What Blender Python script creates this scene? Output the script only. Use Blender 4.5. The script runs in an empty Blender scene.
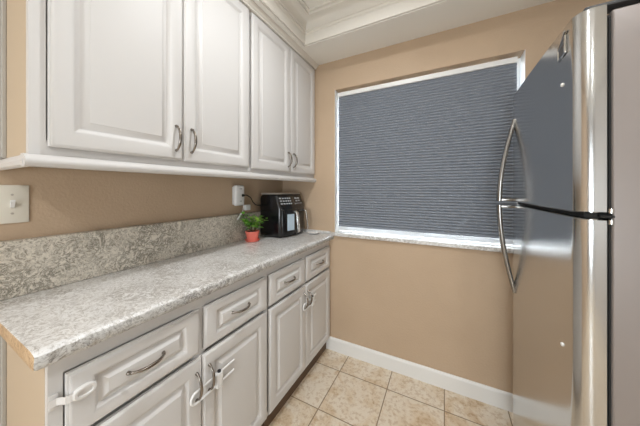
import bpy, bmesh, math, random
from mathutils import Vector, Matrix, noise
random.seed(7)
C = bpy.context.scene.collection
SC = bpy.context.scene
PI = math.pi

# ------------------------------------------------------------------ camera
H = 1.266
cam_d = bpy.data.cameras.new('camera')
cam = bpy.data.objects.new('camera', cam_d); C.objects.link(cam)
cam.location = (1.27, 0, H)
cam.rotation_euler = (PI/2, 0, math.radians(27.6))
cam_d.sensor_width = 36.0
cam_d.lens = 238.0/640.0*36.0
cam_d.shift_x = 0.0
cam_d.shift_y = -(213.0-189.6)/640.0
cam_d.clip_start = 0.02
SC.camera = cam

# ------------------------------------------------------------------ world, exposure
SC.view_settings.view_transform = 'Standard'
SC.view_settings.look = 'None'
SC.view_settings.gamma = 1.0
SC.view_settings.use_curve_mapping = False
SC.view_settings.exposure = 0.44
w = bpy.data.worlds.new('daylight'); SC.world = w; w.use_nodes = True
bg = w.node_tree.nodes['Background']
bg.inputs[0].default_value = (0.84, 0.93, 1.0, 1)
bg.inputs[1].default_value = 15.0

def area(name, loc, rot, sx, sy, power, col, shape='RECTANGLE'):
    l = bpy.data.lights.new(name, 'AREA'); l.shape = shape
    l.size = sx; l.size_y = sy; l.energy = power; l.color = col
    o = bpy.data.objects.new(name, l); C.objects.link(o)
    o.location = loc; o.rotation_euler = rot
    return o
WARM = (0.94, 0.975, 1.0)
# daylight portals at the window and the added rear fill opening
for nm_, lx, ly, sx_, sz_, zc_, rz_ in (('rear_fill_portal', 1.35, -2.79, .9, .9, 1.05, PI/2), ('window_portal', 1.09, 1.80, 1.12, 1.10, 1.485, -PI/2)):
    po = area(nm_, (lx, ly, zc_), (rz_, 0, 0), sx_, sz_, 1, (1, 1, 1)); po.data.cycles.is_portal = True
sun = bpy.data.lights.new('sun', 'SUN'); sun.energy = 45.0; sun.angle = math.radians(.5); sun.color = (1, .97, .92)
so = bpy.data.objects.new('sun', sun); C.objects.link(so)
so.rotation_euler = Vector((-.30, -1.0, -1.35)).to_track_quat('-Z', 'Y').to_euler()
# ------------------------------------------------------------------ helpers
def new_obj(name, bm, mats, parent=None, smooth=False, loc=None):
    """one mesh object; bm is in world coordinates, origin goes to loc (or the parent's origin)"""
    me = bpy.data.meshes.new(name)
    off = Vector((0, 0, 0))
    if parent is not None:
        p = parent
        while p is not None:
            off += p.location; p = p.parent
    elif loc is not None:
        off = Vector(loc)
    bmesh.ops.translate(bm, verts=bm.verts, vec=-off)
    bmesh.ops.recalc_face_normals(bm, faces=bm.faces)
    bm.to_mesh(me); bm.free()
    if not isinstance(mats, (list, tuple)): mats = [mats]
    for m in mats: me.materials.append(m)
    if smooth:
        me.polygons.foreach_set('use_smooth', [True]*len(me.polygons))
        if smooth != 'all':
            me.set_sharp_from_angle(angle=math.radians(38))
    o = bpy.data.objects.new(name, me); C.objects.link(o)
    if parent is not None: o.parent = parent
    elif loc is not None: o.location = loc
    return o

def thing(name, label, cat, loc, group=None):
    o = bpy.data.objects.new(name, None); C.objects.link(o)
    o.location = loc; o['label'] = label; o['category'] = cat
    o.empty_display_size = 0.05
    if group: o['group'] = group
    return o
def tag(o, label, cat, group=None):
    o['label'] = label; o['category'] = cat
    if group: o['group'] = group
    return o
def struct(name, bm, mats, parent=None, smooth=False):
    o = new_obj(name, bm, mats, parent, smooth)
    if parent is None: o['kind'] = 'structure'
    return o

def box(bm, x0, x1, y0, y1, z0, z1, bev=0.0, seg=2, mi=0):
    r = bmesh.ops.create_cube(bm, size=1.0)
    vs = r['verts']
    for v in vs:
        v.co = Vector((x0+(v.co.x+.5)*(x1-x0), y0+(v.co.y+.5)*(y1-y0), z0+(v.co.z+.5)*(z1-z0)))
    fs = set(f for v in vs for f in v.link_faces)
    for f in fs: f.material_index = mi
    if bev > 0:
        es = list(set(e for v in vs for e in v.link_edges))
        bmesh.ops.bevel(bm, geom=es, offset=bev, segments=seg, profile=.5, affect='EDGES')
    return bm
def bx(*a, **k):
    return box(bmesh.new(), *a, **k)

def tube(bm, pts, rad, n=10, caps=True, flat=None, mi=0):
    """sweep a circle along pts; rad is a number or a list; flat = (wide axis scale, normal scale) about up vector"""
    pts = [Vector(p) for p in pts]
    rads = rad if isinstance(rad, (list, tuple)) else [rad]*len(pts)
    rings = []; prev = None
    for i, p in enumerate(pts):
        t = (pts[min(i+1, len(pts)-1)] - pts[max(i-1, 0)]).normalized()
        if prev is None:
            up = Vector((0, 0, 1)) if abs(t.z) < .9 else Vector((1, 0, 0))
            a = t.cross(up).normalized()
        else:
            a = (prev - t*prev.dot(t)).normalized()
        b = t.cross(a).normalized(); prev = a
        sa, sb = flat if flat else (1, 1)
        rings.append([bm.verts.new(p + (a*math.cos(2*PI*k/n)*sa + b*math.sin(2*PI*k/n)*sb)*rads[i]) for k in range(n)])
    for r0, r1 in zip(rings, rings[1:]):
        for k in range(n):
            f = bm.faces.new((r0[k], r0[(k+1) % n], r1[(k+1) % n], r1[k])); f.material_index = mi
    if caps:
        bm.faces.new(rings[0]).material_index = mi; bm.faces.new(list(reversed(rings[-1]))).material_index = mi
    return bm

def lathe(bm, prof, cx, cy, n=32, mi=0):
    rings = []
    for r, z in prof:
        rings.append([bm.verts.new((cx+r*math.cos(2*PI*k/n), cy+r*math.sin(2*PI*k/n), z)) for k in range(n)])
    for r0, r1 in zip(rings, rings[1:]):
        for k in range(n):
            f = bm.faces.new((r0[k], r0[(k+1) % n], r1[(k+1) % n], r1[k])); f.material_index = mi
    bm.faces.new(rings[0]); bm.faces.new(rings[-1])
    return bm

def prism(bm, prof, axis, a0, a1, mi=0):
    """extrude the closed profile [(p,q)] along axis between a0 and a1; x: (y,z), y: (x,z), z: (x,y)"""
    def P(p, q, a):
        return {'x': (a, p, q), 'y': (p, a, q), 'z': (p, q, a)}[axis]
    r0 = [bm.verts.new(P(p, q, a0)) for p, q in prof]
    r1 = [bm.verts.new(P(p, q, a1)) for p, q in prof]
    n = len(prof)
    for k in range(n):
        bm.faces.new((r0[k], r0[(k+1) % n], r1[(k+1) % n], r1[k])).material_index = mi
    bm.faces.new(r0).material_index = mi; bm.faces.new(list(reversed(r1))).material_index = mi
    return bm

# ------------------------------------------------------------------ materials
def srgb(r, g, b):
    f = lambda c: ((c/255+0.055)/1.055)**2.4 if c/255 > 0.04045 else c/255/12.92
    return (f(r), f(g), f(b), 1)
def mat(name, col, rough=.5, metal=0.0, spec=.5, bump=None, coat=0, aniso=0):
    m = bpy.data.materials.new(name); m.use_nodes = True
    nt = m.node_tree; b = nt.nodes['Principled BSDF']
    b.inputs['Base Color'].default_value = col
    b.inputs['Roughness'].default_value = rough
    b.inputs['Metallic'].default_value = metal
    b.inputs['Specular IOR Level'].default_value = spec
    b.inputs['Coat Weight'].default_value = coat
    b.inputs['Anisotropic'].default_value = aniso
    if bump:
        sc, st, dist = bump
        tc = nt.nodes.new('ShaderNodeNewGeometry'); n = nt.nodes.new('ShaderNodeTexNoise')
        n.inputs['Scale'].default_value = sc; n.inputs['Detail'].default_value = 3
        bp = nt.nodes.new('ShaderNodeBump'); bp.inputs['Strength'].default_value = st; bp.inputs['Distance'].default_value = dist
        nt.links.new(tc.outputs['Position'], n.inputs['Vector'])
        nt.links.new(n.outputs['Fac'], bp.inputs['Height']); nt.links.new(bp.outputs['Normal'], b.inputs['Normal'])
    return m
def ramp(nt, stops):
    r = nt.nodes.new('ShaderNodeValToRGB'); e = r.color_ramp.elements
    while len(e) < len(stops): e.new(0.5)
    for el, (p, c) in zip(e, stops): el.position = p; el.color = c
    return r

M = {}
M['white'] = mat('cabinet_white_paint', srgb(212, 209, 206), .5, spec=.35)
M['ceiling'] = mat('ceiling_paint', srgb(240, 236, 228), .8, spec=.2, bump=(60, .15, .002))
M['crown'] = mat('crown_paint', srgb(222, 216, 206), .5, spec=.3)
M['trimw'] = mat('trim_white', srgb(232, 230, 226), .4)
M['endtan'] = mat('cabinet_end_tan', srgb(198, 180, 156), .55, spec=.3)
M['nickel'] = mat('brushed_nickel', srgb(142, 134, 126), .25, 1.0)
M['plastic'] = mat('white_plastic', srgb(235, 234, 232), .35)
M['clearp'] = mat('milky_plastic', srgb(218, 215, 212), .25)
M['plate'] = mat('switch_ivory', srgb(222, 216, 202), .4)
M['black'] = mat('fryer_black_gloss', srgb(16, 16, 18), .22, spec=.6)
M['blackm'] = mat('fryer_black_matte', srgb(28, 28, 30), .5)
M['screen'] = mat('control_glass', srgb(8, 8, 10), .08, spec=.8)
M['mark'] = mat('control_marks', srgb(200, 205, 210), .5)
M['silver'] = mat('silver_trim', srgb(200, 198, 195), .22, 1.0)
M['lidgrey'] = mat('lid_grey', srgb(190, 182, 172), .35, .3)
M['fryglass_reflect'] = mat('basket_window', srgb(190, 208, 220), .12, spec=.8)  # pale blue is reflected light, put into the window colour
M['coral'] = mat('coral_plastic', srgb(235, 122, 106), .45)
M['soil'] = mat('potting_soil', srgb(60, 42, 30), .9, bump=(300, .8, .003))
M['stem'] = mat('plant_stem', srgb(110, 96, 70), .7)
M['rubber'] = mat('black_rubber', srgb(20, 20, 20), .5)
M['toe'] = mat('toe_kick_brown', srgb(96, 74, 56), .6)
M['gasket'] = mat('gasket_grey', srgb(66, 66, 66), .5)
M['gap'] = mat('dark_liner', srgb(14, 13, 12), .7)
M['fridgeside'] = mat('fridge_side_grey', srgb(142, 133, 128), .42, .2, bump=(400, .12, .0006))
M['chrome'] = mat('chrome', srgb(215, 213, 210), .12, 1.0)
M['scribe'] = mat('scribe_greige', srgb(176, 171, 163), .6)
M['badge'] = mat('badge_dark', srgb(60, 62, 66), .3, .5)
M['dark_inside'] = mat('cabinet_inside', srgb(120, 104, 86), .7)

def wall_mat():
    m = mat('tan_wall_paint', srgb(196, 165, 134), .62, spec=.3)
    nt = m.node_tree; b = nt.nodes['Principled BSDF']; L = nt.links
    g = nt.nodes.new('ShaderNodeNewGeometry')
    n = nt.nodes.new('ShaderNodeTexNoise'); n.inputs['Scale'].default_value = 95; n.inputs['Detail'].default_value = 2
    v = nt.nodes.new('ShaderNodeTexNoise'); v.inputs['Scale'].default_value = 3.2; v.inputs['Detail'].default_value = 3
    r = ramp(nt, [(.3, srgb(187, 163, 137)), (.7, srgb(193, 169, 143))])
    bp = nt.nodes.new('ShaderNodeBump'); bp.inputs['Strength'].default_value = .5; bp.inputs['Distance'].default_value = .003
    L.new(g.outputs['Position'], n.inputs['Vector']); L.new(g.outputs['Position'], v.inputs['Vector'])
    L.new(n.outputs['Fac'], bp.inputs['Height']); L.new(bp.outputs['Normal'], b.inputs['Normal'])
    L.new(v.outputs['Fac'], r.inputs['Fac']); L.new(r.outputs['Color'], b.inputs['Base Color'])
    return m
M['wall'] = wall_mat()
M['wall2'] = mat('pale_wall_paint', srgb(186, 180, 174), .6, bump=(95, .3, .003))

def stone_mat(name, light, mid, dark, tint=0.0):
    m = mat(name, light, .28, spec=.5)
    nt = m.node_tree; b = nt.nodes['Principled BSDF']; L = nt.links; N = nt.nodes.new
    g = N('ShaderNodeNewGeometry')
    w1 = N('ShaderNodeTexNoise'); w1.inputs['Scale'].default_value = 16; w1.inputs['Detail'].default_value = 5
    sub = N('ShaderNodeVectorMath'); sub.operation = 'SCALE'; sub.inputs['Scale'].default_value = .11
    add = N('ShaderNodeVectorMath'); add.operation = 'ADD'
    L.new(g.outputs['Position'], w1.inputs['Vector']); L.new(w1.outputs['Color'], sub.inputs[0])
    L.new(g.outputs['Position'], add.inputs[0]); L.new(sub.outputs[0], add.inputs[1])
    n1 = N('ShaderNodeTexNoise'); n1.inputs['Scale'].default_value = 38; n1.inputs['Detail'].default_value = 8; n1.inputs['Roughness'].default_value = .72
    L.new(add.outputs[0], n1.inputs['Vector'])
    big = N('ShaderNodeTexNoise'); big.inputs['Scale'].default_value = 5.5; big.inputs['Detail'].default_value = 4
    L.new(g.outputs['Position'], big.inputs['Vector'])
    # veins: thin bands around .5 of the warped noise
    s = N('ShaderNodeMath'); s.operation = 'SUBTRACT'; s.inputs[1].default_value = .5
    ab = N('ShaderNodeMath'); ab.operation = 'ABSOLUTE'
    L.new(n1.outputs['Fac'], s.inputs[0]); L.new(s.outputs[0], ab.inputs[0])
    r1 = ramp(nt, [(0.0, dark), (.02, mid), (.075, light)])
    L.new(ab.outputs[0], r1.inputs['Fac'])
    r2 = ramp(nt, [(.42, (0, 0, 0, 1)), (.56, (1, 1, 1, 1))]); L.new(big.outputs['Fac'], r2.inputs['Fac'])
    n3 = N('ShaderNodeTexNoise'); n3.inputs['Scale'].default_value = 110; n3.inputs['Detail'].default_value = 6; n3.inputs['Roughness'].default_value = .7
    L.new(add.outputs[0], n3.inputs['Vector'])
    r3 = ramp(nt, [(.38, mid), (.56, light)]); L.new(n3.outputs['Fac'], r3.inputs['Fac'])
    mx = N('ShaderNodeMixRGB'); L.new(r2.outputs['Color'], mx.inputs['Fac'])
    L.new(r3.outputs['Color'], mx.inputs[1]); L.new(r1.outputs['Color'], mx.inputs[2])
    mul = N('ShaderNodeMixRGB'); mul.blend_type = 'MULTIPLY'; mul.inputs['Fac'].default_value = .55
    L.new(mx.outputs[0], mul.inputs[1])
    r4 = ramp(nt, [(.35, mid), (.5, (1, 1, 1, 1))]); L.new(n3.outputs['Fac'], r4.inputs['Fac']); L.new(r4.outputs['Color'], mul.inputs[2])
    L.new(mul.outputs[0], b.inputs['Base Color'])
    return m, mul
M['stone'], _ = stone_mat('quartz_counter', srgb(232, 231, 229), srgb(196, 191, 185), srgb(140, 133, 126))
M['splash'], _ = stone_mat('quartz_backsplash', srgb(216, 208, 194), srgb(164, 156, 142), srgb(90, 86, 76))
M['stone_edge'], _ = stone_mat('quartz_rough_edge', srgb(206, 204, 200), srgb(164, 160, 155), srgb(98, 94, 88))
M['stone_end'], _ = stone_mat('quartz_warm_lit_end', srgb(214, 188, 154), srgb(186, 154, 116), srgb(146, 112, 78))  # warm light falling on the counter end, painted into the stone colours

def floor_mat():
    m = mat('travertine_tile', srgb(200, 180, 155), .35, spec=.45)
    nt = m.node_tree; b = nt.nodes['Principled BSDF']; L = nt.links; N = nt.nodes.new
    g = N('ShaderNodeNewGeometry'); sep = N('ShaderNodeSeparateXYZ'); L.new(g.outputs['Position'], sep.inputs[0])
    P_ = .323
    def mth(op, a, bb=None):
        n = N('ShaderNodeMath'); n.operation = op
        for i, q in enumerate((a, bb)):
            if q is None: continue
            if isinstance(q, (int, float)): n.inputs[i].default_value = q
            else: L.new(q, n.inputs[i])
        return n.outputs[0]
    fx = mth('DIVIDE', mth('SUBTRACT', sep.outputs['X'], .624-P_*20), P_)
    fy = mth('DIVIDE', mth('SUBTRACT', sep.outputs['Y'], YT-P_*20), P_)
    def edge(f):
        fr = mth('FRACT', f); return mth('MINIMUM', fr, mth('SUBTRACT', 1.0, fr))
    e = mth('MINIMUM', edge(fx), edge(fy))
    gm = ramp(nt, [(.006, (1, 1, 1, 1)), (.011, (0, 0, 0, 1))]); L.new(e, gm.inputs['Fac'])
    cid = N('ShaderNodeCombineXYZ'); L.new(mth('FLOOR', fx), cid.inputs[0]); L.new(mth('FLOOR', fy), cid.inputs[1])
    wn = N('ShaderNodeTexWhiteNoise'); wn.noise_dimensions = '2D'; L.new(cid.outputs[0], wn.inputs['Vector'])
    off = N('ShaderNodeVectorMath'); off.operation = 'SCALE'; off.inputs['Scale'].default_value = 9.0; L.new(wn.outputs['Color'], off.inputs[0])
    add = N('ShaderNodeVectorMath'); L.new(g.outputs['Position'], add.inputs[0]); L.new(off.outputs[0], add.inputs[1])
    n1 = N('ShaderNodeTexNoise'); n1.inputs['Scale'].default_value = 6; n1.inputs['Detail'].default_value = 9; n1.inputs['Roughness'].default_value = .68; n1.inputs['Distortion'].default_value = .6
    L.new(add.outputs[0], n1.inputs['Vector'])
    r1 = ramp(nt, [(.3, srgb(192, 162, 128)), (.42, srgb(216, 196, 168)), (.55, srgb(228, 216, 198))]); L.new(n1.outputs['Fac'], r1.inputs['Fac'])
    n2 = N('ShaderNodeTexNoise'); n2.inputs['Scale'].default_value = 45; n2.inputs['Detail'].default_value = 6; n2.inputs['Roughness'].default_value = .7
    L.new(add.outputs[0], n2.inputs['Vector'])
    r2 = ramp(nt, [(.4, srgb(214, 196, 174)), (.5, (1, 1, 1, 1))]); L.new(n2.outputs['Fac'], r2.inputs['Fac'])
    mul = N('ShaderNodeMixRGB'); mul.blend_type = 'MULTIPLY'; mul.inputs['Fac'].default_value = .6
    L.new(r1.outputs['Color'], mul.inputs[1]); L.new(r2.outputs['Color'], mul.inputs[2])
    mx = N('ShaderNodeMixRGB'); L.new(gm.outputs['Color'], mx.inputs['Fac']); L.new(mul.outputs[0], mx.inputs[1]); mx.inputs[2].default_value = srgb(140, 118, 92)
    L.new(mx.outputs[0], b.inputs['Base Color'])
    bp = N('ShaderNodeBump'); bp.invert = True; bp.inputs['Strength'].default_value = .6; bp.inputs['Distance'].default_value = .002
    L.new(gm.outputs['Color'], bp.inputs['Height']); L.new(bp.outputs['Normal'], b.inputs['Normal'])
    return m
YT = 1.535
M['floor'] = floor_mat()

def steel_mat(name, col, r0, r1, scale):
    """brushed stainless: roughness and bump streaked along one direction"""
    m = mat(name, col, r0, 1.0)
    nt = m.node_tree; b = nt.nodes['Principled BSDF']; L = nt.links; N = nt.nodes.new
    g = N('ShaderNodeNewGeometry'); mp = N('ShaderNodeMapping'); mp.inputs['Scale'].default_value = scale
    n = N('ShaderNodeTexNoise'); n.inputs['Scale'].default_value = 1; n.inputs['Detail'].default_value = 4
    L.new(g.outputs['Position'], mp.inputs[0]); L.new(mp.outputs[0], n.inputs['Vector'])
    mr = N('ShaderNodeMapRange'); mr.inputs['To Min'].default_value = r0; mr.inputs['To Max'].default_value = r1
    L.new(n.outputs['Fac'], mr.inputs['Value']); L.new(mr.outputs[0], b.inputs['Roughness'])
    bp = N('ShaderNodeBump'); bp.inputs['Strength'].default_value = .04; bp.inputs['Distance'].default_value = .001
    L.new(n.outputs['Fac'], bp.inputs['Height']); L.new(bp.outputs['Normal'], b.inputs['Normal'])
    return m
M['steel'] = steel_mat('stainless_steel', srgb(202, 202, 201), .15, .22, (3, 3, 500))
M['steelh'] = steel_mat('stainless_handle', srgb(160, 158, 155), .2, .28, (400, 400, 3))

def shade_mat():
    m = mat('cellular_fabric', srgb(118, 124, 133), .85, spec=.15)
    nt = m.node_tree; b = nt.nodes['Principled BSDF']; L = nt.links; N = nt.nodes.new
    g = N('ShaderNodeNewGeometry'); mp = N('ShaderNodeMapping'); mp.inputs['Scale'].default_value = (5, 5, 90)
    n = N('ShaderNodeTexNoise'); n.inputs['Scale'].default_value = 1; n.inputs['Detail'].default_value = 3
    L.new(g.outputs['Position'], mp.inputs[0]); L.new(mp.outputs[0], n.inputs['Vector'])
    r = ramp(nt, [(.3, srgb(134, 139, 147)), (.7, srgb(134, 139, 147))]); L.new(n.outputs['Fac'], r.inputs['Fac'])
    L.new(r.outputs['Color'], b.inputs['Base Color'])
    return m
M['fabric'] = shade_mat()
def glass_mat():
    m = bpy.data.materials.new('window_glass'); m.use_nodes = True
    nt = m.node_tree; nt.nodes.remove(nt.nodes['Principled BSDF']); out = nt.nodes['Material Output']
    tr = nt.nodes.new('ShaderNodeBsdfTransparent'); gl = nt.nodes.new('ShaderNodeBsdfGlossy'); gl.inputs['Roughness'].default_value = 0.02
    fr_ = nt.nodes.new('ShaderNodeFresnel'); fr_.inputs[0].default_value = 1.45; mx = nt.nodes.new('ShaderNodeMixShader')
    nt.links.new(fr_.outputs[0], mx.inputs[0]); nt.links.new(tr.outputs[0], mx.inputs[1]); nt.links.new(gl.outputs[0], mx.inputs[2]); nt.links.new(mx.outputs[0], out.inputs[0])
    return m
M['glass'] = glass_mat()
def leaf_mat():
    m = mat('leaf_green', srgb(90, 150, 40), .4)
    nt = m.node_tree; b = nt.nodes['Principled BSDF']; L = nt.links; N = nt.nodes.new
    g = N('ShaderNodeNewGeometry'); r = ramp(nt, [(0, srgb(80, 150, 50)), (.5, srgb(130, 196, 70)), (1, srgb(196, 228, 110))])
    L.new(g.outputs['Random Per Island'], r.inputs['Fac']); L.new(r.outputs['Color'], b.inputs['Base Color'])
    return m
M['leaf'] = leaf_mat()
def lamp_mat():
    m = bpy.data.materials.new('lamp_lens'); m.use_nodes = True
    b = m.node_tree.nodes['Principled BSDF']; b.inputs['Emission Color'].default_value = (1, .93, .84, 1); b.inputs['Emission Strength'].default_value = 6
    return m
M['lamp'] = lamp_mat()

# ------------------------------------------------------------------ room shell
D = 1.715            # window wall
XR, YB = 2.42, -2.8  # far right wall, rear wall
ZC, ZT = 2.28, 2.46  # soffit height, tray height
WX0, WX1, WZ0, WZ1 = .506, 1.672, .93, 2.050
struct('floor', bx(-.1, XR+.1, YB-.1, D+.14, -.06, 0), M['floor'])
struct('wall_left', bx(-.1, 0, YB-.1, D+.14, 0, 2.6), M['wall'])
struct('wall_right', bx(XR, XR+.1, YB-.1, D+.14, 0, 2.6), M['wall2'])
# window wall in one mesh around the opening
bm = bmesh.new()
T = .14
for a in ((0, WX0, 0, 2.6), (WX1, XR, 0, 2.6), (WX0, WX1, 0, WZ0-.025), (WX0, WX1, WZ1, 2.6)):
    box(bm, a[0], a[1], D, D+T, a[2], a[3])
bmesh.ops.remove_doubles(bm, verts=bm.verts, dist=1e-5)
struct('wall_front', bm, M['wall'])
# rear wall with an unseen opening, added to let in fill light
bm = bmesh.new()
PX0, PX1, PZ0, PZ1 = .9, 1.8, .6, 1.5
for a in ((0, PX0, 0, 2.6), (PX1, XR, 0, 2.6), (PX0, PX1, PZ1, 2.6), (PX0, PX1, 0, PZ0)):
    box(bm, a[0], a[1], YB-.1, YB, a[2], a[3])
struct('wall_back', bm, M['wall2'])

# dropped ceiling with the raised tray
TX0, TX1, TY0, TY1 = .39, 2.12, -2.2, 1.447
bm = bmesh.new()
for a in ((0, TX0, YB, D), (TX1, XR, YB, D), (TX0, TX1, TY1, D), (TX0, TX1, YB, TY0)):
    box(bm, a[0], a[1], a[2], a[3], ZC, ZT+.1)
bmesh.ops.remove_doubles(bm, verts=bm.verts, dist=1e-5)
struct('ceiling', bm, M['ceiling'])
struct('ceiling_tray', bx(TX0-.02, TX1+.02, TY0-.02, TY1+.02, ZT, ZT+.08), M['ceiling'])
# crown moulding ring in the tray: profile (offset inwards, height)
def ring(prof, x0, x1, y0, y1):
    bm = bmesh.new(); loops = []
    for o, z in prof:
        loops.append([bm.verts.new(p) for p in ((x0+o, y0+o, z), (x1-o, y0+o, z), (x1-o, y1-o, z), (x0+o, y1-o, z))])
    n = len(loops)
    for i in range(n):
        a, b = loops[i], loops[(i+1) % n]
        for k in range(4):
            bm.faces.new((a[k], a[(k+1) % 4], b[(k+1) % 4], b[k]))
    return bm
crown = [(.0005, ZC+.004), (.012, ZC+.004), (.012, ZC+.072), (.020, ZC+.078), (.020, ZC+.090), (.026, ZC+.094)]
for k in range(7):
    t = k/6*PI/2
    crown.append((.026+.046*(1-math.cos(t)), ZC+.094+.05*math.sin(t)))
crown += [(.080, ZC+.146), (.080, ZC+.160), (.092, ZC+.164), (.092, ZT), (.0005, ZT)]
struct('trim_1', ring(crown, TX0, TX1, TY0, TY1), M['crown'], smooth=True)
# recessed cans in the tray; the refrigerator-side pair is added fill
def can(x, y, label, p):
    t = thing('recessed_light', label, 'ceiling light', (x, y, ZT), 'round recessed lights in the tray ceiling')
    bm = bmesh.new(); lathe(bm, [(.052, ZT-.004), (.078, ZT-.006), (.085, ZT-.002), (.085, ZT+.0), (.052, ZT+.0)], x, y, 32)
    new_obj('trim_ring', bm, M['trimw'], t, True)
    bm = bmesh.new(); lathe(bm, [(.051, ZT-.003), (.051, ZT-.001)], x, y, 32)
    new_obj('lens', bm, M['lamp'], t)
    l = bpy.data.lights.new('can_light', 'AREA'); l.shape = 'DISK'; l.size = .11; l.energy = p; l.color = WARM; l.spread = math.radians(168)
    o = bpy.data.objects.new('can_light', l); C.objects.link(o); o.parent = t; o.location = (0, 0, -.012)
can(.93, .80, 'round recessed light in the tray ceiling nearest the window', 7.5)
can(.93, -.95, 'round recessed light in the tray ceiling behind the camera on the cabinet side', 10)
can(1.75, .2, 'added round fill light in the tray ceiling above the refrigerator side', 4)
can(1.75, -1.6, 'added round fill light in the tray ceiling nearest the rear fill opening', 5)

# baseboard with eased top
def bb_prof(y0):
    return [(y0, 0), (y0-.011, 0), (y0-.011, .084), (y0-.009, .092), (y0-.005, .0985), (y0, .1)]
struct('baseboard_front', prism(bmesh.new(), bb_prof(D), 'x', .42, XR), M['trimw'])

# ------------------------------------------------------------------ window
wroot = bpy.data.objects.new('window_1', None); C.objects.link(wroot); wroot['kind'] = 'structure'; wroot.location = (1.09, D+.1, WZ0)
bm = bmesh.new()
FY0, FY1 = D+.095, D+.13
for a in ((WX0, WX0+.035, WZ0, WZ1), (WX1-.035, WX1, WZ0, WZ1), (WX0+.035, WX1-.035, WZ0, WZ0+.035), (WX0+.035, WX1-.035, WZ1-.035, WZ1), (1.075, 1.105, WZ0+.035, WZ1-.035)):
    box(bm, a[0], a[1], FY0, FY1, a[2], a[3])
new_obj('window_frame', bm, M['trimw'], wroot)
new_obj('pane', bx(WX0+.03, WX1-.03, D+.111, D+.115, WZ0+.03, WZ1-.03), M['glass'], wroot)
# white painted jamb liners inside the opening
bm = bmesh.new()
box(bm, WX0, WX0+.003, D-.001, FY0, WZ0, WZ1); box(bm, WX1-.003, WX1, D-.001, FY0, WZ0, WZ1)
new_obj('jamb_liner', bm, M['trimw'], wroot)
# stone sill
bm = bx(WX0-.026, 1.72, D-.018, D+.095, WZ0-.026, WZ0, bev=.004)
new_obj('window_sill', bm, M['stone'], wroot)

# cellular shade
t = thing('cellular_shade', 'dark grey pleated cellular shade lowered over the window', 'window shade', (1.08, D+.045, 2.01))
BX0, BX1 = .521, 1.645
new_obj('headrail', bx(BX0, BX1, D+.03, D+.068, 2.004, 2.036, bev=.003), M['trimw'], t)
n = 54; zt, zb = 2.004, .99; pit = (zt-zb)/n
prof = []
for i in range(n+1):
    z = zt-i*pit
    prof.append((D+.0440, z))
    if i < n: prof.append((D+.0350, z-pit*.5))
back = []
for i in range(n, -1, -1):
    z = zt-i*pit
    back.append((D+.050, z))
    if i > 0: back.append((D+.0565, z+pit*.5))
new_obj('pleated_fabric', prism(bmesh.new(), prof+back, 'x', BX0+.002, BX1-.002), M['fabric'], t)
new_obj('bottom_rail', bx(BX0, BX1, D+.036, D+.058, .974, .990, bev=.003), M['fabric'], t)

# ------------------------------------------------------------------ cabinet fronts
def raised_panel(y0, y1, z0, z1, xb, th, fy, fz, lip=.017, bevw=.020, dep=.0115):
    """front with a raised panel, facing +x; back plane xb, thickness th, stile width fy, rail width fz"""
    xf = xb+th
    loops = [(0, 0, xb), (0, 0, xf-.007), (.0012, 0, xf-.0055), (.004, 0, xf-.0045), (.0052, 0, xf-.0022), (.009, 0, xf-.0003), (.0105, 0, xf),
             (-.001, 1, xf), (.001, 1, xf-.0012), (.003, 1, xf-.0016), (lip*.45, 1, xf-dep*.42), (lip*.8, 1, xf-dep*.86), (lip-.001, 1, xf-dep), (lip+.0015, 1, xf-dep),
             (lip+bevw*.5, 1, xf-dep*.5), (lip+bevw-.002, 1, xf-dep*.12), (lip+bevw-.0015, 1, xf-.0002), (lip+bevw+.002, 1, xf+.0002)]
    bm = bmesh.new(); prev = None
    for ins, k_, x in loops:
        iy, iz = ins+k_*fy, ins+k_*fz
        vs = [bm.verts.new((x, y0+iy, z0+iz)), bm.verts.new((x, y1-iy, z0+iz)),
              bm.verts.new((x, y1-iy, z1-iz)), bm.verts.new((x, y0+iy, z1-iz))]
        if prev is None: bm.faces.new(vs)
        else:
            for k in range(4): bm.faces.new((prev[k], prev[(k+1) % 4], vs[(k+1) % 4], vs[k]))
        prev = vs
    bm.faces.new(list(reversed(prev)))
    return bm
def pull(parent, x, y, z, vertical=False, half=.046):
    """bowed nickel pull with flattened bow and two feet; origin face at x"""
    bm = bmesh.new(); pts = []; rad = []
    for k in range(17):
        s = -1+2*k/16
        out = .004+.024*(1-abs(s)**2.4)
        d = s*(half+.004)
        pts.append((x+out, y, z+d) if vertical else (x+out, y+d, z)); rad.append(.0032+.0022*(1-s*s))
    tube(bm, pts, rad, 10)
    for s in (-1, 1):
        q = (x, y, z+s*(half+.002)) if vertical else (x, y+s*(half+.002), z)
        q2 = (x+.012, y, z+s*(half-.002)) if vertical else (x+.012, y+s*(half-.002), z)
        tube(bm, [q, q2], [.0058, .004], 10)
    return new_obj('handle', bm, M['nickel'], parent, True)

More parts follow.
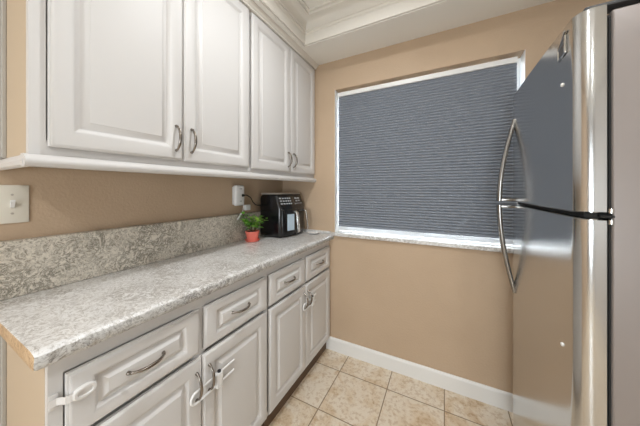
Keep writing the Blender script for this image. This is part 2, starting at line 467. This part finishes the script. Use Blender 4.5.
CF = .456    # base carcass face, fronts 20 mm proud
def base_cabinet(ya, yb, label, spans, end):
    t = thing('base_cabinet', label, 'cabinet', (0.2, (ya+yb)/2, 0), 'white base cabinets under the counter')
    new_obj('carcass', bx(.004, CF-.018, ya+(.004 if end else 0), yb, .09, .872), M['white'], t)
    # face frame
    bm = bmesh.new()
    (d0, d1), (e0, e1) = spans
    F0, F1 = CF-.018, CF
    ys0 = ya
    box(bm, F0, F1, ys0, d0-.002, .09, .872); box(bm, F0, F1, d1-.012, e0+.012, .09, .872); box(bm, F0, F1, e1-.012, yb, .09, .872)
    for u, v in ((d0-.002, d1-.012), (e0+.012, e1-.012)):
        box(bm, F0, F1, u, v, .8262, .872); box(bm, F0, F1, u, v, .09, .115)
    new_obj('face_frame', bm, M['white'], t)
    new_obj('toe_kick', bx(.39, .435, ya+.01, yb, .0, .09), M['toe'], t)
    if end:
        new_obj('end_panel', bx(.004, CF-.018, ya-.0005, ya+.0035, .0, .872), M['endtan'], t)['label'] = 'tan end panel'
        bm = bx(.004, .118, ya-.010, ya-.0005, .0, .872, bev=.002); box(bm, .104, .112, ya-.0125, ya-.010, .0, .872)
        new_obj('scribe_trim', bm, M['scribe'], t)
    for (u, v) in spans:
        d = new_obj('drawer_front', raised_panel(u, v, .664, .824, CF+.0035, .0165, .048, .031, .014, .018), M['white'], t, True)
        pull(d, CF+.02, (u+v)/2-.004, .747)
    (d0, d1), (e0, e1) = spans
    for i, (u, v) in enumerate(((d0, d1+.0085), (e0-.0085, e1))):
        d = new_obj('door', raised_panel(u, v, .104, .648, CF+.0035, .0165, .046, .046), M['white'], t, True)
        pull(d, CF+.02, (v-.024) if i == 0 else (u+.024), .553, True)
    return t
base_cabinet(.196, .956, 'white double-door base cabinet at the near end of the counter, with the strap lock', ((.223, .571), (.592, .948)), True)
base_cabinet(.956, D-.001, 'white double-door base cabinet against the window wall', ((.966, 1.314), (1.334, 1.692)), False)

UF = .315
def wall_cabinet(ya, yb, label, doors, end):
    t = thing('wall_cabinet', label, 'cabinet', (.15, (ya+yb)/2, 1.36), 'white wall cabinets above the counter')
    new_obj('carcass', bx(.002, UF-.018, ya+(.004 if end else 0), yb, 1.36, ZC-.002), M['white'], t)
    (a0, a1), (b0, b1) = doors
    bm = bmesh.new(); F0, F1 = UF-.018, UF
    box(bm, F0, F1, ya, a0-.002, 1.36, ZC-.002); box(bm, F0, F1, a1-.012, b0+.012, 1.36, ZC-.002); box(bm, F0, F1, b1-.012, yb, 1.36, ZC-.002)
    for u, v in ((a0-.002, a1-.012), (b0+.012, b1-.012)):
        box(bm, F0, F1, u, v, 1.36, 1.40); box(bm, F0, F1, u, v, 2.235, ZC-.002)
    new_obj('face_frame', bm, M['white'], t)
    if end:
        new_obj('end_panel', bx(.002, UF-.018, ya-.0005, ya+.0035, 1.36, ZC-.002), M['endtan'], t)['label'] = 'tan end panel'
        bm = bx(.002, .118, ya-.010, ya-.0005, 1.36, ZC-.002, bev=.002); box(bm, .104, .112, ya-.0125, ya-.010, 1.36, ZC-.002)
        new_obj('scribe_trim', bm, M['scribe'], t)
    for i, (u, v) in enumerate(doors):
        d = new_obj('door', raised_panel(u, v, 1.383, 2.245, UF+.0035, .0165, .044, .043, .019, .021), M['white'], t, True)
        pull(d, UF+.02, (v-.030) if i == 0 else (u+.030), 1.468, True)
    return t
wall_cabinet(.196, .978, 'white double-door wall cabinet above the light switch, nearest the camera', ((.229, .5975), (.6015, .967)), True)
wall_cabinet(.978, D-.001, 'white double-door wall cabinet in the corner above the air fryer', ((.988, 1.3555), (1.3595, 1.703)), False)
# light rail below both wall cabinets: rounded nose
prof = [(.002, 1.3585), (.002, 1.340), (.318, 1.337), (.330, 1.328)]
prof = [(.300, 1.3595), (.300, 1.330), (.322, 1.326), (.333, 1.327), (.339, 1.333), (.341, 1.341), (.338, 1.349), (.328, 1.356), (.318, 1.3595)]
bm = prism(bmesh.new(), prof, 'y', .186, D-.001)
# return along the near end
prof2 = [(.212, 1.3595), (.212, 1.330), (.194, 1.326), (.186, 1.331), (.183, 1.341), (.187, 1.350), (.195, 1.3595)]
prism(bm, prof2, 'x', .002, .322)
box(bm, .002, .305, .20, D-.001, 1.345, 1.3595)
o = new_obj('light_rail', bm, M['white'], loc=(.17, .95, 1.33), smooth=True)
tag(o, 'white rounded moulding running under both wall cabinets', 'moulding')
# small moulding between wall cabinets and soffit
prof = [(.315, 2.250), (.340, 2.250), (.342, 2.258), (.346, 2.260), (.350, 2.266), (.358, 2.272), (.362, 2.2795), (.315, 2.2795)]
struct('trim_2', prism(bmesh.new(), prof, 'y', .19, D-.001), M['crown'], smooth=True)

# ------------------------------------------------------------------ countertop and backsplash
def rough_edge(bm, amp):
    for v in bm.verts:
        p = v.co
        if p.x > .47 and .8 < p.z < .9145 and p.y < D-.02:
            v.co.x += amp*noise.noise(p*55)+amp*.6*noise.noise(p*130)
            v.co.z += amp*.35*noise.noise(p*70+Vector((3, 1, 2)))
        if p.y < .18 and .8 < p.z < .9145:
            v.co.y += amp*noise.noise(p*55)
bm = bmesh.new()
prof = [(.001, .8745), (.486, .8745), (.493, .876), (.4965, .880), (.4985, .888), (.4985, .899), (.496, .907), (.491, .912), (.484, .9148), (.474, .915), (.001, .915)]
NY = 260; Y0, Y1 = .166, D-.0005
rings = []
for i in range(NY+1):
    y = Y0+(Y1-Y0)*i/NY
    ins = .0
    rings.append([bm.verts.new((x, y, z)) for x, z in prof])
for a, b in zip(rings, rings[1:]):
    for k in range(len(prof)):
        bm.faces.new((a[k], a[(k+1) % len(prof)], b[(k+1) % len(prof)], b[k]))
fe = bm.faces.new(rings[0]); bm.faces.new(list(reversed(rings[-1])))
fe.material_index = 1
bmesh.ops.bevel(bm, geom=list(fe.edges), offset=.005, segments=2, profile=.5, affect='EDGES')
for f in bm.faces:
    if f.calc_center_median().y < .1675 and abs(f.normal.y) > .5: f.material_index = 1
for v in bm.verts: pass
bm.normal_update()
for f in bm.faces:
    c_ = f.calc_center_median()
    if c_.x > .4945 and f.material_index == 0: f.material_index = 2
rough_edge(bm, .0036)
ct = new_obj('countertop', bm, [M['stone'], M['stone_end'], M['stone_edge']], loc=(.25, .9, .875), smooth=True)
tag(ct, 'pale veined stone countertop with rough rounded edge along the left wall', 'countertop')
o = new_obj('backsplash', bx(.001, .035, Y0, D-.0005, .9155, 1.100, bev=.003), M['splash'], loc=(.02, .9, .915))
tag(o, 'low mottled grey-beige stone backsplash on the left wall behind the countertop', 'backsplash')
o = new_obj('stone_upstand', bx(.036, WX0-.03, D-.014, D-.0005, .9155, .936, bev=.002), M['stone'], loc=(.3, D, .915))
tag(o, 'thin stone strip between the countertop end and the window wall', 'stone strip')

# ------------------------------------------------------------------ refrigerator
FXD = 1.57; FY_N, FY_F = .850, 1.502; DT = .056; ZS0, ZS1 = 1.192, 1.207; ZTOP = 1.727
fr = thing('refrigerator', 'tall stainless top-freezer refrigerator facing the cabinets', 'refrigerator', (2.0, 1.18, 0))
BX, BY0, BY1 = 1.640, .862, 1.498
new_obj('cabinet_body', bx(BX, 2.36, BY0, BY1, .03, 1.716, bev=.006, seg=3), M['fridgeside'], fr, True)
new_obj('base_grille', bx(1.60, BX+.004, BY0+.01, BY1-.01, .012, .062), M['gap'], fr)
for yy in (BY0+.05, BY1-.05):
    bm = bmesh.new(); lathe(bm, [(.016, .0), (.018, .004), (.018, .012), (.01, .014), (.01, .035)], 1.68, yy, 16); new_obj('foot', bm, M['rubber'], fr, True)
    bm = bmesh.new(); lathe(bm, [(.016, .0), (.018, .004), (.018, .012), (.01, .014), (.01, .035)], 2.3, yy, 16); new_obj('foot', bm, M['rubber'], fr, True)
def fdoor(name, z0, z1):
    # plan outline: gently crowned face, round vertical corners
    xb = FXD+DT; out = []
    r = .034
    xe = FXD+.002
    for k in range(9):      # near corner
        a = PI*1.5-k/8*PI/2
        out.append((xe+r+r*math.cos(a)*1.0, FY_N+r+r*math.sin(a)))
    out = []
    for k in range(11):
        a = k/10*PI/2
        out.append((xe+r*(1-math.sin(a)), FY_N+r*(1-math.cos(a))))
    n = 24
    for k in range(1, n):
        s = k/n
        out.append((xe-.004*(1-(2*s-1)**2)*1.0, FY_N+r+(FY_F-FY_N-2*r*.4)*s))
    for k in range(9):
        a = k/8*PI/2
        rr = r*.4
        out.append((xe+rr*(1-math.cos(a)), FY_F-rr+rr*math.sin(a)-.0))
    out += [(xb, FY_F), (xb, FY_N)]
    bm = bmesh.new()
    lv = [(z0, .003), (z0+.003, 0), (z1-.003, 0), (z1, .003)]
    cx, cy = (FXD+xb)/2, (FY_N+FY_F)/2
    rs = []
    for z, ins in lv:
        rs.append([bm.verts.new((x+(ins if x < cx else -ins), y+(ins if y < cy else -ins), z)) for x, y in out])
    m_ = len(out)
    for a, b in zip(rs, rs[1:]):
        for k in range(m_): bm.faces.new((a[k], a[(k+1) % m_], b[(k+1) % m_], b[k]))
    bm.faces.new(rs[0]); bm.faces.new(list(reversed(rs[-1])))
    d = new_obj(name, bm, M['steel'], fr, True)
    return d
fz = fdoor('freezer_door', ZS1, ZTOP)
fd = fdoor('fresh_food_door', .075, ZS0)
def gasket(parent, z0, z1):
    bm = bmesh.new()
    x0, x1 = FXD+DT+.0005, BX-.0005
    for yy0, yy1 in ((FY_N+.022, FY_N+.034), (FY_F-.034, FY_F-.022)):
        prism(bm, [(x0, yy0), (x0+.004, yy0-.003), (x0+.007, yy0), (x1-.004, yy0-.003), (x1, yy0), (x1, yy1), (x0, yy1)], 'z', z0, z1)
    box(bm, x0, x1, FY_N+.034, FY_F-.034, z0, z0+.012); box(bm, x0, x1, FY_N+.034, FY_F-.034, z1-.012, z1)
    return new_obj('gasket', bm, M['gasket'], parent)
gasket(fz, ZS1+.012, ZTOP-.02); gasket(fd, .09, ZS0-.012)
new_obj('door_liner', bx(BX-.004, BX-.0002, BY0+.004, BY1-.004, .06, 1.70), M['gap'], fr)
new_obj('divider', bx(FXD+.02, BX, FY_N+.012, FY_F-.01, ZS0+.002, ZS1-.002), M['gap'], fr)
# hinges
bm = bx(BX-.026, BX-.001, FY_N-.002, FY_N+.009, ZS0+.005, ZS1-.005); 
new_obj('hinge_plate', bm, M['gap'], fr)
bm = bmesh.new(); tube(bm, [(1.634, FY_N+.003, 1.180), (1.634, FY_N+.003, 1.191)], .006, 12); tube(bm, [(1.634, FY_N+.003, 1.208), (1.634, FY_N+.003, 1.219)], .006, 12)
new_obj('centre_hinge', bm, M['chrome'], fr, True)
bm = bx(FXD+.022, BX+.09, FY_N+.012, FY_N+.06, ZTOP+.001, ZTOP+.011, bev=.004)
new_obj('hinge_cover', bm, M['gasket'], fr, True)
# handles
HY = 1.462
def fhandle(parent, zend, znear):
    bm = bmesh.new(); pts = []; rad = []
    n = 22
    for k in range(n+1):
        s = k/n
        z = zend+(znear-zend)*s
        out = -.002+.060*math.sin(s*PI/2)**.95
        pts.append((FXD-out, HY, z)); rad.append(.0105+.0030*s)
    tube(bm, pts, rad, 14, flat=(1.15, .9))
    box(bm, FXD-.062, FXD+.001, HY-.011, HY+.011, min(znear, znear-.014*(1 if znear > zend else -1)), max(znear, znear-.014*(1 if znear > zend else -1)), bev=.003)
    bm2 = tube(bm, [(FXD+.001, HY, zend), (FXD-.006, HY, zend)], [.011, .009], 14)
    return new_obj('handle', bm, M['steelh'], parent, True)
fhandle(fz, 1.600, ZS1+.002); fhandle(fd, .773, ZS0-.002)
# badge and screw caps
def fx_at(y):
    s = (y-FY_N-.034)/(FY_F-FY_N-.027); return FXD+.002-.004*(1-(2*s-1)**2)
bm = bmesh.new()
xs = fx_at(.925)-.0025
def quadprism(bm, pts, x0, x1):
    prism(bm, pts, 'x', x0, x1)
P4 = [(.951, 1.644), (.951, 1.682), (.905, 1.696), (.905, 1.650)]
for a, b in zip(P4, P4[1:]+P4[:1]):
    tube(bm, [(xs, a[0], a[1]), (xs, b[0], b[1])], .0028, 6)
tube(bm, [(xs-.001, .952, 1.676), (xs-.001, .928, 1.692), (xs-.001, .904, 1.708)], [.002, .003, .0035], 6)
tube(bm, [(xs-.001, .944, 1.672), (xs-.001, .908, 1.680)], .0025, 6)
bd = new_obj('badge', bm, M['chrome'], fz, True)
bm = bmesh.new(); quadprism(bm, P4, fx_at(.925)-.0025, fx_at(.925)+.001); new_obj('badge_plate', bm, M['badge'], bd)
for par, z in ((fz, 1.567), (fd, .821)):
    bm = bmesh.new(); x = fx_at(.93); tube(bm, [(x+.001, .93, z), (x-.003, .93, z)], [.006, .0045], 12); new_obj('screw_cap', bm, M['trimw'], par, True)

# ------------------------------------------------------------------ small things
# light switch
t = thing('light_switch', 'ivory wall switch plate with one toggle on the left wall', 'light switch', (0, .225, 1.218))
pl = bmesh.new(); box(pl, .0, .006, .188, .262, 1.155, 1.281, bev=.0025)
new_obj('switch_plate', pl, M['plate'], t, True)
new_obj('toggle', prism(bmesh.new(), [(.006, 1.206), (.006, 1.230), (.010, 1.228), (.018, 1.232), (.019, 1.226), (.010, 1.208)], 'y', .221, .230), M['plastic'], t)
for z in (1.187, 1.249):
    bm = bmesh.new(); tube(bm, [(.0055, .2255, z), (.0072, .2255, z)], [.0038, .003], 12); new_obj('screw', bm, M['lidgrey'], t, True)

# outlet extender on the wall
t = thing('outlet_extender', 'white rounded plug-in outlet block on the left wall above the plant', 'outlet', (0, 1.205, 1.225))
new_obj('outlet_plate', bx(.0, .004, 1.150, 1.226, 1.165, 1.285, bev=.0015), M['plastic'], t, True)
new_obj('block', bx(.0045, .040, 1.146, 1.228, 1.156, 1.296, bev=.015, seg=4), M['plastic'], t, True)
bm = bmesh.new()
for z in (1.272, 1.186):
    for dy in (-.006, .006): new_obj('socket_slot', bx(.0395, .0407, 1.188+dy-.0012, 1.188+dy+.0012, z-.005, z+.005), M['blackm'], t)

# charging cable with its plug
t = thing('charging_cable', 'white charger block with a dangling cable below the outlet block', 'charger', (.05, 1.24, 1.15))
new_obj('charger_block', bx(.037, .060, 1.214, 1.262, 1.122, 1.160, bev=.005, seg=3), M['plastic'], t, True)
bm = bmesh.new()
tube(bm, [(.046, 1.206, 1.165), (.047, 1.204, 1.14), (.048, 1.198, 1.122), (.048, 1.192, 1.110), (.048, 1.186, 1.104)], .0024, 8)
new_obj('cable', bm, M['plastic'], t, True)
bm = bmesh.new(); tube(bm, [(.048, 1.187, 1.106), (.049, 1.170, 1.088), (.049, 1.150, 1.066)], [.0055, .0065, .005], 8); new_obj('connector', bm, M['plastic'], t, True)

# potted plant
PXc, PYc = .112, 1.222
t = thing('potted_plant', 'small leafy green plant in a coral pot beside the air fryer', 'potted plant', (PXc, PYc, .915))
bm = bmesh.new(); lathe(bm, [(.030, .916), (.042, .917), (.048, .924), (.050, .928), (.047, .928), (.041, .921), (.030, .920)], PXc, PYc, 36); new_obj('saucer', bm, M['coral'], t, True)
bm = bmesh.new(); lathe(bm, [(.032, .9205), (.035, .922), (.044, .972), (.0465, .973), (.047, .986), (.043, .986), (.041, .978), (.039, .976)], PXc, PYc, 36); new_obj('pot', bm, M['coral'], t, True)
bm = bmesh.new(); lathe(bm, [(.010, .9795), (.0385, .978)], PXc, PYc, 24); new_obj('soil', bm, M['soil'], t)
rng = random.Random(4)
stems = bmesh.new(); leaves = bmesh.new()
def leaf(bm, base, d, L, W):
    d = d.normalized(); side = d.cross(Vector((0, 0, 1)))
    if side.length < .1: side = Vector((1, 0, 0))
    side.normalize(); up = side.cross(d).normalized()
    rows = []
    for k in range(6):
        s = k/5; wd = W*math.sin(PI*min(1, s*.92+.06))**.8*.5
        c = base+d*L*s+up*(-.25*L*s*s)
        rows.append((bm.verts.new(c-side*wd+up*wd*.3), bm.verts.new(c), bm.verts.new(c+side*wd+up*wd*.3)))
    for a, b in zip(rows, rows[1:]):
        bm.faces.new((a[0], a[1], b[1], b[0])); bm.faces.new((a[1], a[2], b[2], b[1]))
for i in range(16):
    a = 2*PI*i/16+rng.uniform(-.2, .2); lean = rng.uniform(.3, 1.15); hh = rng.uniform(.07, .135)
    b0 = Vector((PXc+.012*math.cos(a), PYc+.012*math.sin(a), .983))
    dirn = Vector((math.cos(a)*lean*.75, math.sin(a)*lean, 1.0)).normalized()
    p1 = b0+dirn*hh*.5; p2 = b0+dirn*hh+Vector((0, 0, -.004))
    tube(stems, [b0, p1, p2], [.0016, .0014, .001], 6)
    for k in range(6):
        s = .35+.65*k/5; p = b0+dirn*hh*s
        aa = a+k*2.2+rng.uniform(-.3, .3)
        leaf(leaves, p, Vector((math.cos(aa)*.8, math.sin(aa)*.8, rng.uniform(.1, .8))), rng.uniform(.034, .050), rng.uniform(.020, .029))
new_obj('stems', stems, M['stem'], t, True)
lo = new_obj('leaves', leaves, M['leaf'], t, 'all')
for v in lo.data.vertices:
    wx = v.co.x+t.location.x
    if wx < .062: v.co.x = .062-t.location.x+(wx-.062)*.05
    wy = v.co.y+t.location.y
    if wy > 1.33: v.co.y = 1.33-t.location.y+(wy-1.33)*.3

# air fryer
AX0, AX1, AY0, AY1 = .038, .262, 1.376, 1.680
t = thing('air_fryer', 'black two-basket air fryer with silver handles in the counter corner', 'air fryer', (.16, 1.53, .915))
def side_prof():
    return [(AX0+.012, .921), (AX1-.008, .921), (AX1, .930), (AX1+.002, 1.130), (AX1-.004, 1.150), (AX1-.034, 1.222), (AX1-.044, 1.230), (AX0+.02, 1.230), (AX0+.004, 1.215), (AX0, 1.19), (AX0, .935)]
def sliced(prof, y0, y1, n, r=0.0):
    bm = bmesh.new(); rings = []
    cx = sum(p[0] for p in prof)/len(prof); cz = sum(p[1] for p in prof)/len(prof)
    ys = [(y0+r*(1-math.cos(k/4*PI/2)), r*(1-math.sin(k/4*PI/2))) for k in range(4)] if r else []
    ys += [(y0+r+(y1-y0-2*r)*k/n, 0) for k in range(n+1)]
    ys += [(y1-r*(1-math.cos(k/4*PI/2)), r*(1-math.sin(k/4*PI/2))) for k in (3, 2, 1, 0)] if r else []
    hx = max(p[0] for p in prof)-cx; hz = max(p[1] for p in prof)-cz
    for y, d in ys:
        rings.append([bm.verts.new((cx+(x-cx)*(1-d/hx), y, cz+(z-cz)*(1-d/hz))) for x, z in prof])
    m_ = len(prof)
    for a, b in zip(rings, rings[1:]):
        for k in range(m_): bm.faces.new((a[k], a[(k+1) % m_], b[(k+1) % m_], b[k]))
    bm.faces.new(rings[0]); bm.faces.new(list(reversed(rings[-1])))
    return bm
bm = sliced(side_prof(), AY0, AY1, 20, .014)
new_obj('housing', bm, M['black'], t, True)
new_obj('top_lid', bx(AX0+.006, AX1-.036, AY0+.010, AY1-.010, 1.2305, 1.240, bev=.003), M['lidgrey'], t, True)['label'] = 'grey metallic top plate'
for x in (AX0+.03, AX1-.03):
    for y in (AY0+.03, AY1-.03):
        bm = bmesh.new(); tube(bm, [(x, y, .9152), (x, y, .922)], .009, 12); new_obj('foot', bm, M['rubber'], t)
# control panel on the slanted face
import mathutils
A = Vector((AX1-.002, 0, 1.146)); B = Vector((AX1-.032, 0, 1.218))
dv = (B-A).normalized(); nv = Vector((dv.z, 0, -dv.x))
def on_panel(y, s, lift): p = A+dv*s+nv*lift; return Vector((p.x, y, p.z))
def pquad(bm, y0, y1, s0, s1, l0, l1):
    vs = [bm.verts.new(on_panel(y, s, l)) for l in (l0, l1) for y, s in ((y0, s0), (y1, s0), (y1, s1), (y0, s1))]
    for f in ((0, 1, 2, 3), (7, 6, 5, 4), (0, 4, 5, 1), (1, 5, 6, 2), (2, 6, 7, 3), (3, 7, 4, 0)): bm.faces.new([vs[k] for k in f])
bm = bmesh.new()
for i in range(18):
    ya_ = AY0+.008+(AY1-AY0-.030)*i/18; pquad(bm, ya_, ya_+(AY1-AY0-.030)/18, .004, .074, -.002, .0025)
bmesh.ops.remove_doubles(bm, verts=bm.verts, dist=1e-5); cp = new_obj('control_panel', bm, M['screen'], t)
bm = bmesh.new()
for i in range(5):
    for j in range(3):
        y = AY0+.014+i*.021; s = .012+j*.021
        pquad(bm, y, y+.014, s, s+.010, .0024, .0032)
for y, s, wd, hg in ((AY0+.165, .050, .030, .013), (AY0+.205, .050, .030, .013), (AY0+.17, .031, .026, .010), (AY0+.207, .031, .026, .010)):
    b2 = bmesh.new(); pquad(b2, y, y+wd, s, s+hg, .0024, .0032); new_obj('display', b2, M['mark'], cp)
new_obj('keypad_marks', bm, M['mark'], cp); bm = bmesh.new()
for i in range(7):
    y = AY0+.150+i*.017; pquad(bm, y, y+.006, .012, .017, .0024, .0032)
new_obj('indicator_marks', bm, M['mark'], cp)
bm = bmesh.new(); pquad(bm, AY0+.142, AY1-.030, .004, .0062, .0024, .0036); pquad(bm, AY0+.142, AY0+.144, .004, .070, .0024, .0036); new_obj('panel_trim', bm, M['silver'], cp)
# baskets
for i, (u, v) in enumerate(((AY0+.012, AY0+.150), (AY0+.156, AY1-.022))):
    bk = new_obj('basket', sliced([(AX1-.06, .930), (AX1+.004, .930), (AX1+.010, .937), (AX1+.010, 1.114), (AX1+.003, 1.122), (AX1-.06, 1.122)], u, v, 10, .006), M['black'], t, True)
    yc = (u+v)/2
    new_obj('basket_window', bx(AX1+.0075, AX1+.0125, yc-.030, yc+.036, .965, 1.085, bev=.001), M['fryglass_reflect' if i == 0 else 'black'], bk)
    bm = bmesh.new(); yh = yc+.030
    pts = [(AX1+.006, yh, 1.100), (AX1+.030, yh, 1.103), (AX1+.043, yh, 1.094), (AX1+.050, yh, 1.06), (AX1+.056, yh, .985), (AX1+.057, yh, .952)]
    tube(bm, pts, [.013, .013, .013, .013, .012, .011], 12, flat=(1.0, .6))
    new_obj('basket_handle', bm, M['silver'], bk, True)
def front_bow(o):
    for v in o.data.vertices:
        wx = v.co.x+t.location.x; wy = v.co.y+t.location.y
        k = min(1, max(0, (wx-(AX1-.085))/.06)); k = k*k*(3-2*k)
        sgn = (wy-(AY0+AY1)/2)/((AY1-AY0)/2)
        v.co.x -= k*(.040 if sgn < 0 else .020)*min(1.0, abs(sgn))**2.4
    for c in bpy.data.objects:
        if c.parent == o: front_bow(c)
for c in [c for c in bpy.data.objects if c.parent == t]: front_bow(c)
bm = bmesh.new()
tube(bm, [(.040, 1.205, 1.226), (.054, 1.206, 1.228), (.062, 1.220, 1.228), (.068, 1.252, 1.210), (.066, 1.275, 1.178), (.056, 1.315, 1.155), (.050, 1.35, 1.150), (.052, 1.372, 1.150), (.058, 1.392, 1.150)], .0036, 8)
tube(bm, [(.0402, 1.205, 1.226), (.054, 1.205, 1.226)], [.010, .007], 10)
new_obj('power_cord', bm, M['rubber'], t, True)

# small white dish at the corner of the counter
dx, dy = .352, 1.648
bm = bmesh.new(); lathe(bm, [(.020, .916), (.030, .917), (.044, .926), (.046, .929), (.043, .929), (.030, .921), (.015, .920)], dx, dy, 36)
o = new_obj('white_dish', bm, M['plastic'], loc=(dx, dy, .916), smooth=True)
tag(o, 'small shallow white dish on the counter beside the air fryer', 'dish')

# child locks: U loops through the handles of each door pair
def loop_lock(yl, yr, z, yend, label):
    t = thing('cabinet_slide_lock', label, 'child lock', (CF+.03, (yl+yr)/2, z), 'white child locks on the base cabinets')
    x = CF+.035
    bm = bmesh.new(); zt_, zb_ = z+.020, z-.020
    pts = [(x-.006, yend, zt_+.002), (x, yl+.02, zt_)]
    for k in range(9):
        a = PI/2+PI*k/8; pts.append((x, yl-.012+.020*math.cos(a), z+.020*math.sin(a)))
    pts += [(x, yl+.02, zb_), (x-.006, yend, zb_+.002)]
    tube(bm, pts, .0042, 10); new_obj('loop', bm, M['plastic'], t, True)
    ym = yr+.032
    new_obj('slider', bx(x-.010, x+.010, ym-.014, ym+.014, z-.030, z+.028, bev=.005, seg=3), M['plastic'], t, True)
    bm = bmesh.new(); tube(bm, [(x, ym+.002, z+.024), (x, ym+.002, z+.033)], .007, 12); new_obj('button', bm, M['blackm'], t)
loop_lock(.556, .607, .528, .72, 'white U-shaped child lock looped through the handles of the near base cabinet')
loop_lock(1.299, 1.349, .526, 1.44, 'white U-shaped child lock looped through the handles of the corner base cabinet')
# strap lock on the first drawer
t = thing('strap_lock', 'milky white adhesive strap lock on the corner of the nearest drawer', 'child lock', (CF+.02, .25, .77))
bm = bmesh.new()
cyy, czz = .253, .768
def oval(ry, rz, x):
    return [bm.verts.new((x, cyy+ry*math.copysign(abs(math.cos(2*PI*k/32))**.8, math.cos(2*PI*k/32)), czz+rz*math.copysign(abs(math.sin(2*PI*k/32))**.8, math.sin(2*PI*k/32)))) for k in range(32)]
x0 = CF+.0207
ls = [oval(.023, .0155, x0), oval(.023, .0155, x0+.007), oval(.0205, .0130, x0+.0095), oval(.0150, .0080, x0+.0095), oval(.0135, .0068, x0+.0055)]
bm.faces.new(ls[0]); bm.faces.new(list(reversed(ls[-1])))
for p_, q_ in zip(ls, ls[1:]):
    for k in range(32): bm.faces.new((p_[k], p_[(k+1) % 32], q_[(k+1) % 32], q_[k]))
new_obj('drawer_pad', bm, M['clearp'], t, True)
bm = bmesh.new(); rings = []
for x, y in ((CF+.024, .234), (CF+.0235, .226), (CF+.021, .219), (CF+.012, .214), (CF+.006, .208), (CF+.005, .200), (CF+.0045, .1965)):
    rings.append([bm.verts.new((x+dx_, y, czz+dz_)) for dx_, dz_ in ((0, -.0085), (.0022, -.0085), (.0022, .0085), (0, .0085))])
for p_, q_ in zip(rings, rings[1:]):
    for k in range(4): bm.faces.new((p_[k], p_[(k+1) % 4], q_[(k+1) % 4], q_[k]))
bm.faces.new(rings[0]); bm.faces.new(list(reversed(rings[-1])))
new_obj('strap', bm, M['clearp'], t)
new_obj('corner_pad', bx(CF+.0005, CF+.0044, .1965, .2125, czz-.018, czz+.018, bev=.0015), M['clearp'], t, True)
